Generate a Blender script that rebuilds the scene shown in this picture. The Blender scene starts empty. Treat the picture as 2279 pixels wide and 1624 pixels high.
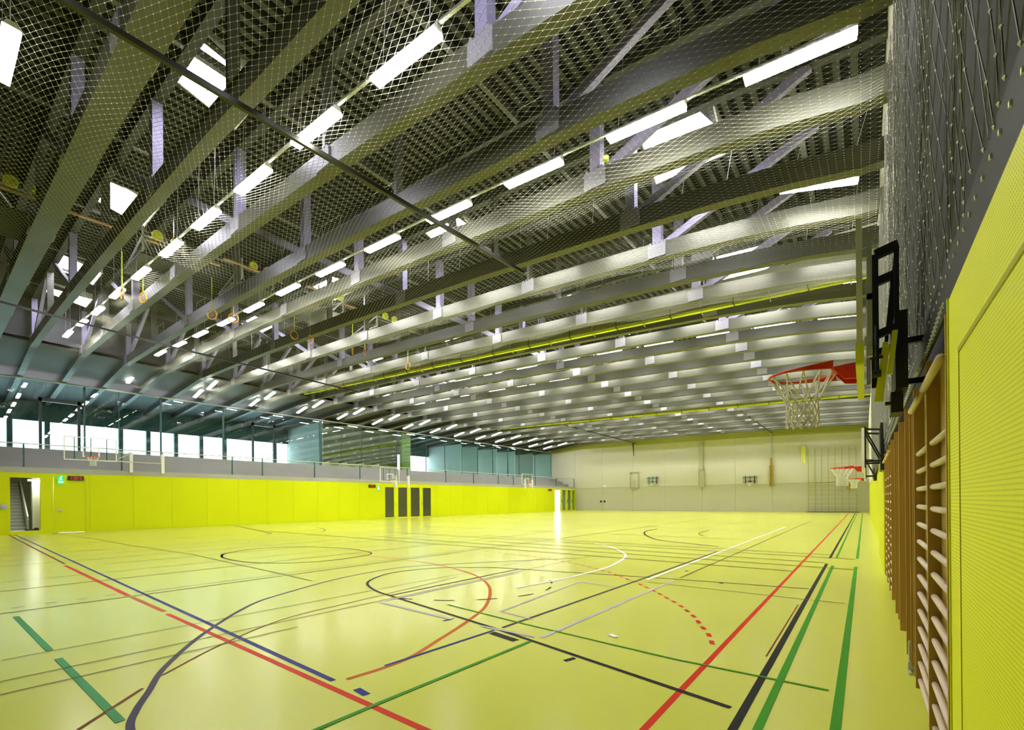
import bpy, math, random
from mathutils import Vector, Matrix
random.seed(7)
C = bpy.context.scene.collection
R = math.radians
EXPO = 0.95

# ------------------------------------------------------------------ camera
cd = bpy.data.cameras.new('camera'); cam = bpy.data.objects.new('camera', cd); C.objects.link(cam)
cd.sensor_fit = 'HORIZONTAL'; cd.sensor_width = 36.0
cd.lens = 36.0 * 1013.8 / 2279.0
cd.shift_x = 0.0
cd.shift_y = (1111.3 - 812.0) / 2279.0
cd.clip_start = 0.05; cd.clip_end = 300
base = Matrix(((1, 0, 0), (0, 0, -1), (0, 1, 0)))
rot = Matrix.Rotation(R(37.717), 3, 'Z') @ base @ Matrix.Rotation(R(0.094), 3, 'X') @ Matrix.Rotation(R(-0.442), 3, 'Z')
cam.matrix_world = Matrix.Translation((0, 0, 1.637)) @ rot.to_4x4()
bpy.context.scene.camera = cam

# ------------------------------------------------------------------ view + world
sc = bpy.context.scene
sc.view_settings.view_transform = 'Standard'
sc.view_settings.look = 'None'
sc.view_settings.gamma = 1.0
sc.view_settings.use_curve_mapping = False
sc.view_settings.exposure = EXPO
W = bpy.data.worlds.new('daylight'); sc.world = W; W.use_nodes = True
bg = W.node_tree.nodes['Background']
bg.inputs[0].default_value = (0.93, 0.97, 1.0, 1); bg.inputs[1].default_value = 2.4
try:
    sc.cycles.max_bounces = 7; sc.cycles.diffuse_bounces = 4; sc.cycles.transparent_max_bounces = 12
    sc.cycles.sample_clamp_indirect = 6
    sc.cycles.caustics_reflective = False; sc.cycles.caustics_refractive = False
except Exception:
    pass

# ------------------------------------------------------------------ hall measures
XR, XL, XG, XF = 0.42, -36.0, -40.4, -47.0          # right wall, yellow wall, glass wall, facade
YN, YF = -2.6, 62.88
ZT = 3.34                                           # top of the yellow wall
XRG = -34.8                                         # bend of the roof

def gz(y): return 6.40 + 0.0238 * y
def droop(x, y): return -.36 * math.exp(-abs(min(x, 0)) / 2.0) * math.exp(-max(y, 0) / 40.0)
def ff(y): return 0.2 + 0.9 * math.exp(-max(y, -3) / 28.0)
def lift(x, y):
    a = abs(min(x, 0)); return ff(y) * (.095 * a - .00122 * a * a)
def sl(x, y): return ff(y) * (.095 - .00244 * abs(x))
def zc(x, y):                                       # underside of the trusses
    if x >= XRG: return 1.637 + gz(y) + lift(x, y) + droop(x, y)
    zr = 1.637 + gz(y) + lift(XRG, y)
    return zr + (9.35 - zr) * (XRG - x) / (XRG - XG)
def zdeck(x, y): return zc(x, y) + 2.80
def F1(v): return v

# ------------------------------------------------------------------ materials
def mat(name, col, rough=0.6, metal=0.0, noise=0.0, nscale=8.0, spec=0.5, bump=0.0, stretch=None, emit=None, estr=0.0):
    m = bpy.data.materials.new(name); m.use_nodes = True
    nt = m.node_tree; b = nt.nodes['Principled BSDF']
    b.inputs['Roughness'].default_value = rough; b.inputs['Metallic'].default_value = metal
    b.inputs['Specular IOR Level'].default_value = spec
    b.inputs['Base Color'].default_value = (*col, 1)
    if noise or bump:
        tc = nt.nodes.new('ShaderNodeTexCoord'); mp = nt.nodes.new('ShaderNodeMapping')
        mp.inputs['Scale'].default_value = stretch or (1, 1, 1)
        n = nt.nodes.new('ShaderNodeTexNoise'); n.inputs['Scale'].default_value = nscale; n.inputs['Detail'].default_value = 5
        nt.links.new(tc.outputs['Object'], mp.inputs[0]); nt.links.new(mp.outputs[0], n.inputs['Vector'])
        if noise:
            r = nt.nodes.new('ShaderNodeMapRange'); r.inputs[3].default_value = 1 - noise; r.inputs[4].default_value = 1 + noise
            v = nt.nodes.new('ShaderNodeMix'); v.data_type = 'RGBA'; v.blend_type = 'MULTIPLY'; v.inputs[0].default_value = 1
            v.inputs[6].default_value = (*col, 1)
            nt.links.new(n.outputs[0], r.inputs[0]); nt.links.new(r.outputs[0], v.inputs[7]); nt.links.new(v.outputs[2], b.inputs['Base Color'])
        if bump:
            bp = nt.nodes.new('ShaderNodeBump'); bp.inputs['Strength'].default_value = bump
            nt.links.new(n.outputs[0], bp.inputs['Height']); nt.links.new(bp.outputs[0], b.inputs['Normal'])
    if emit:
        b.inputs['Emission Color'].default_value = (*emit, 1); b.inputs['Emission Strength'].default_value = estr
    return m

def glass_mat(name, tint, refl=1.0, base=0.0):
    m = bpy.data.materials.new(name); m.use_nodes = True; nt = m.node_tree; nt.nodes.clear()
    o = nt.nodes.new('ShaderNodeOutputMaterial'); mx = nt.nodes.new('ShaderNodeMixShader')
    t = nt.nodes.new('ShaderNodeBsdfTransparent'); g = nt.nodes.new('ShaderNodeBsdfGlossy'); f = nt.nodes.new('ShaderNodeFresnel')
    mu = nt.nodes.new('ShaderNodeMath'); mu.operation = 'MULTIPLY'; mu.inputs[1].default_value = refl; mu.use_clamp = True; mxm = nt.nodes.new('ShaderNodeMath'); mxm.operation = 'MAXIMUM'; mxm.inputs[1].default_value = base
    t.inputs[0].default_value = (*tint, 1); g.inputs[0].default_value = (0.85, 0.95, 0.95, 1); g.inputs['Roughness'].default_value = 0.01
    f.inputs[0].default_value = 1.5
    ge = nt.nodes.new('ShaderNodeNewGeometry'); iv = nt.nodes.new('ShaderNodeMath'); iv.operation = 'SUBTRACT'; iv.inputs[0].default_value = 1.0
    m2 = nt.nodes.new('ShaderNodeMath'); m2.operation = 'MULTIPLY'
    nt.links.new(ge.outputs['Backfacing'], iv.inputs[1]); nt.links.new(f.outputs[0], mu.inputs[0]); nt.links.new(mu.outputs[0], mxm.inputs[0]); nt.links.new(mxm.outputs[0], m2.inputs[0]); nt.links.new(iv.outputs[0], m2.inputs[1]); nt.links.new(m2.outputs[0], mx.inputs[0])
    nt.links.new(t.outputs[0], mx.inputs[1]); nt.links.new(g.outputs[0], mx.inputs[2]); nt.links.new(mx.outputs[0], o.inputs[0])
    return m

def perforated(name, col, s=0.016):
    m = mat(name, col, 0.5); nt = m.node_tree; b = nt.nodes['Principled BSDF']
    gpos = nt.nodes.new('ShaderNodeNewGeometry'); sp = nt.nodes.new('ShaderNodeSeparateXYZ'); nt.links.new(gpos.outputs['Position'], sp.inputs[0])
    sq = []
    for ax in (1, 2):
        a = nt.nodes.new('ShaderNodeMath'); a.operation = 'MULTIPLY'; a.inputs[1].default_value = 1 / s; nt.links.new(sp.outputs[ax], a.inputs[0])
        fr = nt.nodes.new('ShaderNodeMath'); fr.operation = 'FRACT'; nt.links.new(a.outputs[0], fr.inputs[0])
        su = nt.nodes.new('ShaderNodeMath'); su.operation = 'SUBTRACT'; su.inputs[1].default_value = 0.5; nt.links.new(fr.outputs[0], su.inputs[0])
        p = nt.nodes.new('ShaderNodeMath'); p.operation = 'MULTIPLY'; nt.links.new(su.outputs[0], p.inputs[0]); nt.links.new(su.outputs[0], p.inputs[1]); sq.append(p)
    ad = nt.nodes.new('ShaderNodeMath'); ad.operation = 'ADD'; nt.links.new(sq[0].outputs[0], ad.inputs[0]); nt.links.new(sq[1].outputs[0], ad.inputs[1])
    lt = nt.nodes.new('ShaderNodeMath'); lt.operation = 'LESS_THAN'; lt.inputs[1].default_value = 0.045; nt.links.new(ad.outputs[0], lt.inputs[0])
    mx = nt.nodes.new('ShaderNodeMix'); mx.data_type = 'RGBA'; mx.inputs[6].default_value = (*col, 1); mx.inputs[7].default_value = (col[0] * .5, col[1] * .5, col[2] * .4, 1)
    nt.links.new(lt.outputs[0], mx.inputs[0]); nt.links.new(mx.outputs[2], b.inputs['Base Color'])
    return m

M = dict(
    floor=mat('floor_vinyl', (0.60, 0.63, 0.085), 0.22, noise=0.03, nscale=0.5, spec=0.22),
    yellow=mat('yellow_paint', (0.66, 0.72, 0.003), 0.5, noise=0.03, nscale=0.7, spec=0.15),
    yellowR=mat('yellow_panel', (0.62, 0.66, 0.006), 0.5, spec=0.15),
    perf=perforated('yellow_perforated', (0.88, 0.91, 0.012)),
    groove=mat('yellow_groove', (0.42, 0.42, 0.004), 0.6),
    concrete=mat('concrete', (0.42, 0.42, 0.38), 0.75, noise=0.10, nscale=0.8, bump=0.05),
    concretelight=mat('concrete_pale', (0.66, 0.64, 0.54), 0.8, noise=0.05, nscale=0.35),
    concretelow=mat('concrete_lower', (0.50, 0.49, 0.36), 0.8, noise=0.05, nscale=0.35),
    concretestep=mat('concrete_steps', (0.34, 0.34, 0.34), 0.8, noise=0.12, nscale=1.2),
    olive=mat('olive_band', (0.33, 0.34, 0.05), 0.6),
    wallr=mat('dark_acoustic_wall', (0.03, 0.028, 0.032), 0.9, noise=0.4, nscale=0.6),
    deck=mat('dark_roof_deck', (0.006, 0.006, 0.006), 0.9),
    batten=mat('dark_batten', (0.030, 0.032, 0.015), 0.7, noise=0.12, nscale=3),
    soffit=mat('grey_soffit', (0.075, 0.075, 0.08), 0.5, noise=0.05, nscale=1),
    truss=mat('grey_glazed_timber', (0.078, 0.079, 0.060), 0.38, noise=0.14, nscale=5, stretch=(0.4, 3, 3)),
    member=mat('violet_lit_timber', (0.26, 0.24, 0.38), 0.5, noise=0.06, nscale=6),  # violet cast of the roof daylight put into the timber colour
    gusset=mat('galvanised_gusset', (0.24, 0.235, 0.28), 0.45),
    white=mat('white_metal', (0.86, 0.86, 0.84), 0.4),
    alu=mat('aluminium', (0.52, 0.53, 0.50), 0.4, metal=0.3),
    black=mat('black_steel', (0.008, 0.008, 0.008), 0.45),
    darkrail=mat('dark_rail', (0.03, 0.03, 0.025), 0.3, metal=0.5),
    teal=mat('dark_teal_frame', (0.03, 0.10, 0.12), 0.4),
    frameblack=mat('black_door_frame', (0.006, 0.014, 0.018), 0.35),
    orange=mat('red_orange_rim', (0.75, 0.035, 0.008), 0.4),
    netwhite=mat('white_cord', (0.92, 0.91, 0.84), 0.7),
    netcord=mat('pale_net_cord', (0.24, 0.24, 0.18), 0.6),
    netknot=mat('net_knot', (0.95, 0.95, 0.88), 0.6),
    netgrey=mat('grey_net_cord', (0.24, 0.235, 0.24), 0.6),
    hem=mat('dark_net_hem', (0.028, 0.028, 0.034), 0.7),
    wood=mat('oak_upright', (0.44, 0.27, 0.06), 0.5, noise=0.18, nscale=4, stretch=(6, 6, 0.5)),
    woodback=mat('oak_backboard', (0.36, 0.24, 0.02), 0.5, noise=0.15, nscale=4, stretch=(1, 6, 0.5)),
    rung=mat('ash_rung', (0.68, 0.55, 0.42), 0.4, noise=0.06, nscale=6),
    limepad=mat('lime_padding', (0.80, 0.86, 0.06), 0.5),
    lime=mat('lime_paint', (0.48, 0.56, 0.02), 0.45),
    grey=mat('grey_fabric', (0.27, 0.28, 0.18), 0.8),
    ropeorange=mat('wooden_ring', (0.62, 0.30, 0.03), 0.5),
    raillight=mat('tan_rail', (0.55, 0.36, 0.20), 0.5),
    darkglass=mat('smoked_pane', (0.055, 0.06, 0.045), 0.08, spec=0.8),
    lamp=mat('lamp_diffuser', (0.9, 0.9, 0.85), 0.5, emit=(1.0, 0.98, 0.86), estr=34.0),
    sky=mat('skylight_glazing', (0.9, 0.9, 0.9), 0.5, emit=(0.86, 0.84, 1.0), estr=16.0),
    strip=mat('stair_lamp', (1, 1, 1), 0.5, emit=(1.0, 0.95, 0.85), estr=22.0),
    green=mat('exit_green', (0.01, 0.33, 0.09), 0.5, emit=(0.01, 0.4, 0.1), estr=0.7),
    exitwhite=mat('exit_white', (0.9, 0.95, 0.95), 0.5, emit=(0.9, 1, 1), estr=1.2),
    led=mat('led_digits', (0.2, 0.01, 0.01), 0.5, emit=(0.8, 0.05, 0.03), estr=0.6),
    boardblack=mat('scoreboard_black', (0.02, 0.008, 0.008), 0.4),
    white_plaster=mat('white_plaster', (0.74, 0.73, 0.70), 0.8, noise=0.04, nscale=1),
    paleteal=mat('pale_partition', (0.80, 0.88, 0.84), 0.6, noise=0.06, nscale=0.8),
    darkroom=mat('dark_room_wall', (0.10, 0.14, 0.05), 0.7),
    glassT=glass_mat('teal_glass', (0.74, 0.93, 0.93), 1.6, 0.10),
    glassC=glass_mat('clear_acrylic', (0.93, 0.96, 0.95), 0.8),
    glassD=glass_mat('reflective_glass', (0.75, 0.88, 0.70), 2.0, 0.42),
    l_red=mat('line_red', (0.62, 0.035, 0.008), 0.5, spec=0.08),
    l_black=mat('line_black', (0.018, 0.017, 0.014), 0.5, spec=0.08),
    l_purple=mat('line_dark_grey', (0.065, 0.05, 0.085), 0.5, spec=0.08),
    l_blue=mat('line_blue', (0.025, 0.03, 0.20), 0.5, spec=0.08),
    l_green=mat('line_green', (0.055, 0.28, 0.015), 0.5, spec=0.08),
    l_teal=mat('line_teal', (0.06, 0.30, 0.10), 0.5, spec=0.08),
    l_white=mat('line_white', (0.86, 0.84, 0.80), 0.5, spec=0.08),
    l_grey=mat('line_grey', (0.52, 0.49, 0.50), 0.5, spec=0.08),
    l_olive=mat('line_olive', (0.15, 0.14, 0.015), 0.5, spec=0.08),
    glowpanel=mat('added_glow_panel', (0.9, 0.9, 0.9), 0.5, emit=(0.95, 0.97, 1.0), estr=6.0),  # glow of the added panel, stands for daylight past the far doorway
    l_orange=mat('line_orange', (0.55, 0.12, 0.01), 0.5, spec=0.08),
    l_brown=mat('line_brown', (0.20, 0.05, 0.02), 0.5, spec=0.08),
    brown=mat('brown_doormat', (0.03, 0.01, 0.008), 0.8),
)

# ------------------------------------------------------------------ mesh builder
class MB:
    def __init__(s): s.v = []; s.f = []
    def add(s, V, Fc):
        n = len(s.v); s.v += [tuple(p) for p in V]; s.f += [tuple(i + n for i in q) for q in Fc]; return s
    def box(s, x0, x1, y0, y1, z0, z1):
        return s.add([(x0, y0, z0), (x1, y0, z0), (x1, y1, z0), (x0, y1, z0), (x0, y0, z1), (x1, y0, z1), (x1, y1, z1), (x0, y1, z1)],
                     [(0, 3, 2, 1), (4, 5, 6, 7), (0, 1, 5, 4), (1, 2, 6, 5), (2, 3, 7, 6), (3, 0, 4, 7)])
    def bar(s, a, b, w, h, up=(0, 0, 1)):            # rectangular bar a->b, w sideways, h along up
        a = Vector(a); b = Vector(b); d = (b - a).normalized(); u = Vector(up)
        side = d.cross(u)
        if side.length < 1e-4: side = d.cross(Vector((1, 0, 0)))
        side.normalize(); u = side.cross(d).normalized()
        V = []
        for p in (a, b):
            for i, j in ((-1, -1), (1, -1), (1, 1), (-1, 1)): V.append(p + side * (w / 2 * i) + u * (h / 2 * j))
        return s.add(V, [(3, 2, 1, 0), (4, 5, 6, 7), (0, 1, 5, 4), (1, 2, 6, 5), (2, 3, 7, 6), (3, 0, 4, 7)])
    def tube(s, pts, r, n=8, closed=False, caps=True):
        pts = [Vector(p) for p in pts]; L = len(pts); rings = []
        for i, p in enumerate(pts):
            if closed: d = pts[(i + 1) % L] - pts[i - 1]
            else: d = pts[min(i + 1, L - 1)] - pts[max(i - 1, 0)]
            d.normalize(); ref = Vector((0, 0, 1)) if abs(d.z) < 0.9 else Vector((1, 0, 0))
            a = d.cross(ref).normalized(); b = d.cross(a)
            rr = r[i] if isinstance(r, (list, tuple)) else r
            rings.append([p + (a * math.cos(2 * math.pi * k / n) + b * math.sin(2 * math.pi * k / n)) * rr for k in range(n)])
        V = [q for g in rings for q in g]; Fc = []
        for i in range(L if closed else L - 1):
            j = (i + 1) % L
            for k in range(n): Fc.append((i * n + k, i * n + (k + 1) % n, j * n + (k + 1) % n, j * n + k))
        if caps and not closed: Fc += [tuple(range(n))[::-1], tuple((L - 1) * n + k for k in range(n))]
        return s.add(V, Fc)
    def prism(s, poly, ax, a, b):                    # polygon in the other two axes, extruded on ax
        def P(u, w, t): return (t, u, w) if ax == 0 else ((u, t, w) if ax == 1 else (u, w, t))
        n = len(poly); V = [P(u, w, a) for u, w in poly] + [P(u, w, b) for u, w in poly]
        Fc = [tuple(range(n))[::-1], tuple(range(n, 2 * n))] + [(i, (i + 1) % n, n + (i + 1) % n, n + i) for i in range(n)]
        return s.add(V, Fc)
    def build(s, name, m, parent=None, o=(0, 0, 0), smooth=False, bevel=0):
        me = bpy.data.meshes.new(name)
        me.from_pydata([(p[0] - o[0], p[1] - o[1], p[2] - o[2]) for p in s.v], [], s.f); me.update()
        me.materials.append(m)
        if smooth:
            for p in me.polygons: p.use_smooth = True
        ob = bpy.data.objects.new(name, me); C.objects.link(ob)
        if parent is not None: ob.parent = parent
        else: ob.location = o
        if bevel:
            bv = ob.modifiers.new('bevel', 'BEVEL'); bv.width = bevel; bv.segments = 2; bv.limit_method = 'ANGLE'
        return ob

def B(*a): return MB().box(*a)
def tag(o, label, cat, group=None, kind=None):
    o['label'] = label; o['category'] = cat
    if group: o['group'] = group
    if kind: o['kind'] = kind
    return o
def thing(name, loc, label, cat, group=None):
    o = bpy.data.objects.new(name, None); C.objects.link(o); o.location = loc; o.empty_display_size = .2
    return tag(o, label, cat, group)
def struct(o, label=None):
    o['kind'] = 'structure'
    if label: o['label'] = label
    return o
def dup(o, loc, rot=None):
    r = o.copy(); C.objects.link(r); r.location = loc
    if rot: r.rotation_euler = rot
    for ch in o.children:
        c = ch.copy(); C.objects.link(c); c.parent = r
        for g in ch.children:
            d = g.copy(); C.objects.link(d); d.parent = c
    return r
ORD = ['', 'first', 'second', 'third', 'fourth', 'fifth', 'sixth', 'seventh', 'eighth', 'ninth', 'tenth', 'eleventh', 'twelfth', 'thirteenth', 'fourteenth', 'fifteenth',
       'sixteenth', 'seventeenth', 'eighteenth', 'nineteenth', 'twentieth']
def ordn(n):
    if n <= 20: return ORD[n]
    tens = {2: 'twenty', 3: 'thirty'}[n // 10]
    return tens + '-' + ORD[n % 10] if n % 10 else {20: 'twentieth', 30: 'thirtieth'}[n]

# ------------------------------------------------------------------ room shell
struct(B(XF - .3, XR + .4, YN - .3, YF + .3, -0.3, 0).build('floor', M['floor']), 'glossy lime yellow sports floor')
struct(B(XF, XR + .4, YN - .3, YN, 0, 13).build('wall_near', M['wallr']))

# right wall: dark upper wall behind the net, yellow panels below
struct(B(XR + .05, XR + .35, YN, YF, 0, 14).build('wall_right', M['wallr']), 'dark wall behind the hanging net')
pe = [-2.6, -0.5, 1.1]
yy = pe[-1]
wr = bpy.data.objects['wall_right']
PX = .33
B(PX, XR + .05, -2.6, 3.04, 0, 2.59).build('perforated_panel', M['perf'], wr)['label'] = 'yellow perforated wall panel with a recessed door outline'
MB().box(PX - .004, PX + .001, -2.0, 2.76, 2.265, 2.285).box(PX - .003, PX + .001, 2.75, 2.757, 0.05, 2.27).build('panel_groove', M['groove'], wr)
B(PX - .006, XR + .04, 3.04, 3.062, 0, 2.60).build('panel_edge', M['yellowR'], wr)
B(PX, XR + .05, 12.6, 16.6, 0, 2.6).build('panel', M['yellowR'], wr)
y = 3.07; i = 0
while y < YF - .5:
    y2 = min(y + 2.0, YF)
    B(XR + .005, XR + .05, y + .006, y2 - .006, 0.0, 2.62 if y < 12 else 2.85).build('panel', M['yellowR'], wr)
    y = y2

# far wall: upper pale panels, lower olive grey panels, olive band under the roof
wf = struct(B(XF, XR + .4, YF + .06, YF + .36, 0, 13).build('wall_far', M['concretelight']), 'pale concrete end wall')
xs = [XL, -31.3, -26.5, -21.8, -16.9, -12.9, -8.8, -4.4, XR]
for a, b in zip(xs[:-1], xs[1:]):
    B(a + .01, b - .01, YF, YF + .06, 0.0, 3.42).build('panel', M['concretelow'], wf)
    B(a + .01, b - .01, YF, YF + .06, 3.44, 12.5).build('panel', M['concretelight'], wf)
B(XG, XL - .01, YF, YF + .06, 5, 12.5).build('panel', M['concretelight'], wf)
bp_ = MB()
def zfar(x): return zc(x, YF)
xx = [XR, -8, -17, -26, XRG, XG]
for a, b in zip(xx[:-1], xx[1:]):
    bp_.add([(a, YF - .05, zfar(a) - .62 * (1 if a > XRG - 1 else .5)), (b, YF - .05, zfar(b) - .62 * (1 if b > XRG - 1 else .4)), (b, YF - .05, zfar(b) + .5), (a, YF - .05, zfar(a) + .5),
             (a, YF, zfar(a) - .62 * (1 if a > XRG - 1 else .5)), (b, YF, zfar(b) - .62 * (1 if b > XRG - 1 else .4)), (b, YF, zfar(b) + .5), (a, YF, zfar(a) + .5)],
            [(0, 1, 2, 3), (7, 6, 5, 4), (0, 4, 5, 1), (3, 2, 6, 7), (0, 3, 7, 4), (1, 5, 6, 2)])
bp_.build('olive_band', M['olive'], wf)['label'] = 'olive band under the roof'

# ------------------------------------------------------------------ yellow left wall with doors
wl = MB()
T = .22
openings = [(2.84, 3.97, .17, 3.07), (4.47, 5.81, 0.0, 3.13), (26.86, 27.9, .10, 2.98), (28.39, 29.49, .10, 2.98), (29.94, 31.11, .08, 2.99), (31.53, 32.64, .06, 2.99),
            (56.9, 58.62, 0.0, 3.1), (58.95, 60.2, .08, 3.12), (60.55, 61.65, .08, 3.12), (61.95, 62.7, .08, 3.12)]
ys = YN
for a, b, z0, z1 in openings:
    if a - ys > .01: wl.box(XL - T, XL, ys, a, 0, ZT)
    if z0 > 0: wl.box(XL - T, XL, a, b, 0, z0)
    wl.box(XL - T, XL, a, b, z1, ZT)
    ys = b
wl.box(XL - T, XL, ys, YF, 0, ZT)
WL = struct(wl.build('wall_left', M['yellow']), 'long bright yellow wall under the gallery')
def seams(a, b, step):
    y = a
    while y < b - .3:
        y2 = min(y + step, b)
        if b - y2 < .8: y2 = b
        B(XL, XL + .018, y + .008, y2 - .008, .02, ZT - .02).build('panel', M['yellow'], WL)
        y = y2
seams(6.0, 26.1, 2.01); seams(33.4, 56.2, 2.07)
# slab edge + stepped concrete seating
gal = MB().box(XG - 7, XL + .02, YN, YF, ZT, ZT + .30)
G_ = struct(gal.build('trim_1', M['concrete']), 'pale concrete edge slab of the gallery')
st = MB()
for k, (xa, z) in enumerate([(-37.3, 4.06), (-38.35, 4.52), (-39.4, 4.98)]):
    st.box(XG - .3 if k == 2 else [-38.35, -39.4][k], xa, YN, YF, ZT + .3, z)
sg = st.build('concrete_seating_steps', M['concretestep'], None, (-39, 30, ZT + .3)); tag(sg, 'grey concrete seating steps running along the gallery behind the railing', 'steps')
struct(B(XF, XG - .3, YN, YF, ZT + .3, 4.95).build('floor_gallery', M['concretestep']))

# door leaf (yellow) and its handle
d = struct(B(XL - .06, XL - .01, 4.49, 5.79, .01, 3.11).build('door_1', M['yellow']), 'yellow flush door with a small handle')
MB().box(XL - .012, XL + .035, 4.62, 4.78, 1.18, 1.30).tube([(XL + .05, 4.66, 1.24), (XL + .05, 4.86, 1.24)], .014).build('door_handle', M['alu'], d)
# stair door glass leaf
d = struct(B(XL - .12, XL - .10, 2.84, 3.97, .17, 3.07).build('door_2', M['glassC']), 'glazed doorway showing a staircase')
MB().box(XL, XL + .03, 2.50, 2.74, 1.36, 1.64).box(XL + .03, XL + .06, 2.56, 2.68, 1.44, 1.56).build('door_handle', M['alu'], d)
for n, (a, b, z0, z1) in enumerate(openings[2:6]):
    dd = struct(B(XL - .10, XL - .07, a, b, z0, z1).build('door_%d' % (n + 3), M['darkglass']), 'tall smoked glass door pane in yellow frame')
    if n in (0, 3):
        MB().box(XL, XL + .03, a - .2 if n else b + .12, a - .1 if n else b + .2, 1.2, 1.5).build('door_handle', M['alu'], dd)
for n, (a, b, z0, z1) in enumerate(openings[7:]):
    dd = struct(B(XL - .10, XL - .07, a, b, z0, z1).build('door_%d' % (n + 7), M['glassC']), 'narrow glazed pane beside the bright far doorway')
    B(XL, XL + .03, a - .18, a - .08, 1.2, 1.7).build('door_handle', M['black'], dd)
    if n > 0: struct(B(XL - 1.2, XL - 1.1, a - .1, b + .3, 0, ZT).build('wall_corridor', M['concrete']))
struct(B(XL - 1.6, XL - 1.5, 26.4, 33, 0, ZT).build('wall_corridor', M['concrete']))

# stairwell behind the first door
struct(MB().box(-41.0, -40.9, 2.0, 5.2, 0, ZT).box(-41, XL - T, 1.9, 2.0, 0, ZT).box(-41, XL - T, 4.6, 4.7, 0, ZT).build('wall_stairwell', M['concretelight']))
t = thing('staircase', (-38.5, 3.1, 0), 'grey concrete staircase seen through the left glazed doorway', 'stairs')
for k in range(14):
    B(-37.2 - .24 * (k + 1), -37.2 - .24 * k, 2.2, 3.52, 0, .17 + .19 * (k + 1)).build('stair_step', M['concretestep'], t, (-38.5, 3.1, 0))
    B(-37.2 - .24 * k - .01, -37.2 - .24 * k + .012, 2.2, 3.52, .13 + .19 * (k + 1), .172 + .19 * (k + 1)).build('step_nosing', M['alu'], t, (-38.5, 3.1, 0))
t = thing('stair_handrail', (-38.5, 3.56, 0), 'white sloping handrail beside the staircase', 'handrail')
MB().bar((-37.0, 3.58, .9), (-40.6, 3.58, 3.3), .06, .10).build('rail', M['white'], t, (-38.5, 3.56, 0))
MB().prism([(-37.0, .05), (-37.0, .75), (-40.6, 3.1), (-40.6, .05)], 1, 3.54, 3.62).build('parapet', M['concrete'], t, (-38.5, 3.56, 0))
tag(B(-37.9, -37.4, 3.80, 4.25, 0, ZT).build('white_column', M['white_plaster'], None, (-37.6, 4, 0)), 'white square column inside the stair doorway', 'column')
t = thing('stairwell_lamp', (-37.1, 3.85, 2.95), 'lit lamp above the white column in the stair doorway', 'lamp')
B(-37.35, -36.9, 3.6, 4.2, 3.0, 3.05).build('housing', M['white'], t, (-37.1, 3.85, 2.95))
B(-37.33, -36.92, 3.62, 4.18, 2.93, 3.0).build('diffuser', M['strip'], t, (-37.1, 3.85, 2.95))
tag(MB().box(XL - .9, XL - .3, 3.45, 3.95, .17, .24).box(XL - .9, XL - .5, 3.8, 3.95, .24, .30).build('doormat', M['brown'], None, (XL - .6, 3.7, .17)), 'dark brown rolled doormat inside the stair doorway', 'mat')
tag(B(XL - 2.2, XL - .22, 2.02, 4.58, 0, .17).build('landing', M['white_plaster'], None, (XL - 1.2, 3.3, 0)), 'pale landing at the foot of the staircase', 'landing')

struct(B(-41.5, -38.55, YF - .12, YF - .08, .1, 3.1).build('glow_panel_1', M['glowpanel']), 'added glowing panel standing in for daylight beyond the far doorway')  # added emissive panel, whitens the view through the far opening
# signs on the yellow wall
def exit_sign(y0, y1, z0, z1, label):
    t = thing('exit_sign', (XL + .02, (y0 + y1) / 2, z0), label, 'sign')
    o = (XL + .02, (y0 + y1) / 2, z0)
    B(XL + .018, XL + .07, y0, y1, z0, z1).build('sign_box', M['green'], t, o)
    w = y1 - y0; h = z1 - z0; X = XL + .072
    def P(u, v): return (y0 + u * w, z0 + v * h)
    m = MB()
    m.prism([P(.12, .26), P(.42, .42), P(.42, .32), P(.88, .32), P(.88, .20), P(.42, .20), P(.42, .10)], 0, X - .002, X + .004)   # arrow
    m.prism([P(.45, .78), P(.58, .92), P(.70, .90), P(.66, .78)], 0, X - .002, X + .004)                                          # head
    m.prism([P(.38, .76), P(.66, .76), P(.60, .60), P(.80, .50), P(.76, .46), P(.52, .56), P(.34, .46), P(.28, .50), P(.44, .62), P(.28, .66)], 0, X - .002, X + .004)
    m.build('running_man', M['exitwhite'], t, o)
exit_sign(4.63, 4.90, 2.74, 3.23, 'green emergency exit sign at the top of the yellow door')
exit_sign(25.92, 26.2, 2.66, 3.12, 'green exit sign left of the four smoked glass doors')
def scoreboard(y0, y1, z0, z1, label, text):
    o = (XL + .02, (y0 + y1) / 2, z0)
    t = thing('clock_display', o, label, 'display')
    B(XL + .018, XL + .09, y0, y1, z0, z1).build('display_box', M['boardblack'], t, o)
    seg = {'1': 'bc', '3': 'abcdg', '0': 'abcdef', '5': 'acdfg', '2': 'abdeg'}
    h = (z1 - z0) * .62; w = h * .55; X = XL + .095; m = MB(); u = y0 + .07; zb = z0 + (z1 - z0) * .19; s = .018
    for ch in text:
        if ch == ':':
            m.box(X - .006, X, u, u + s, zb + h * .25, zb + h * .25 + s).box(X - .006, X, u, u + s, zb + h * .7, zb + h * .7 + s); u += s * 3; continue
        for q in seg[ch]:
            if q == 'a': m.box(X - .006, X, u, u + w, zb + h - s, zb + h)
            if q == 'd': m.box(X - .006, X, u, u + w, zb, zb + s)
            if q == 'g': m.box(X - .006, X, u, u + w, zb + h / 2 - s / 2, zb + h / 2 + s / 2)
            if q == 'b': m.box(X - .006, X, u + w - s, u + w, zb + h / 2, zb + h)
            if q == 'c': m.box(X - .006, X, u + w - s, u + w, zb, zb + h / 2)
            if q == 'e': m.box(X - .006, X, u, u + s, zb, zb + h / 2)
            if q == 'f': m.box(X - .006, X, u, u + s, zb + h / 2, zb + h)
        u += w + s * 1.6
    m.build('led_digits', M['led'], t, o)
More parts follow.
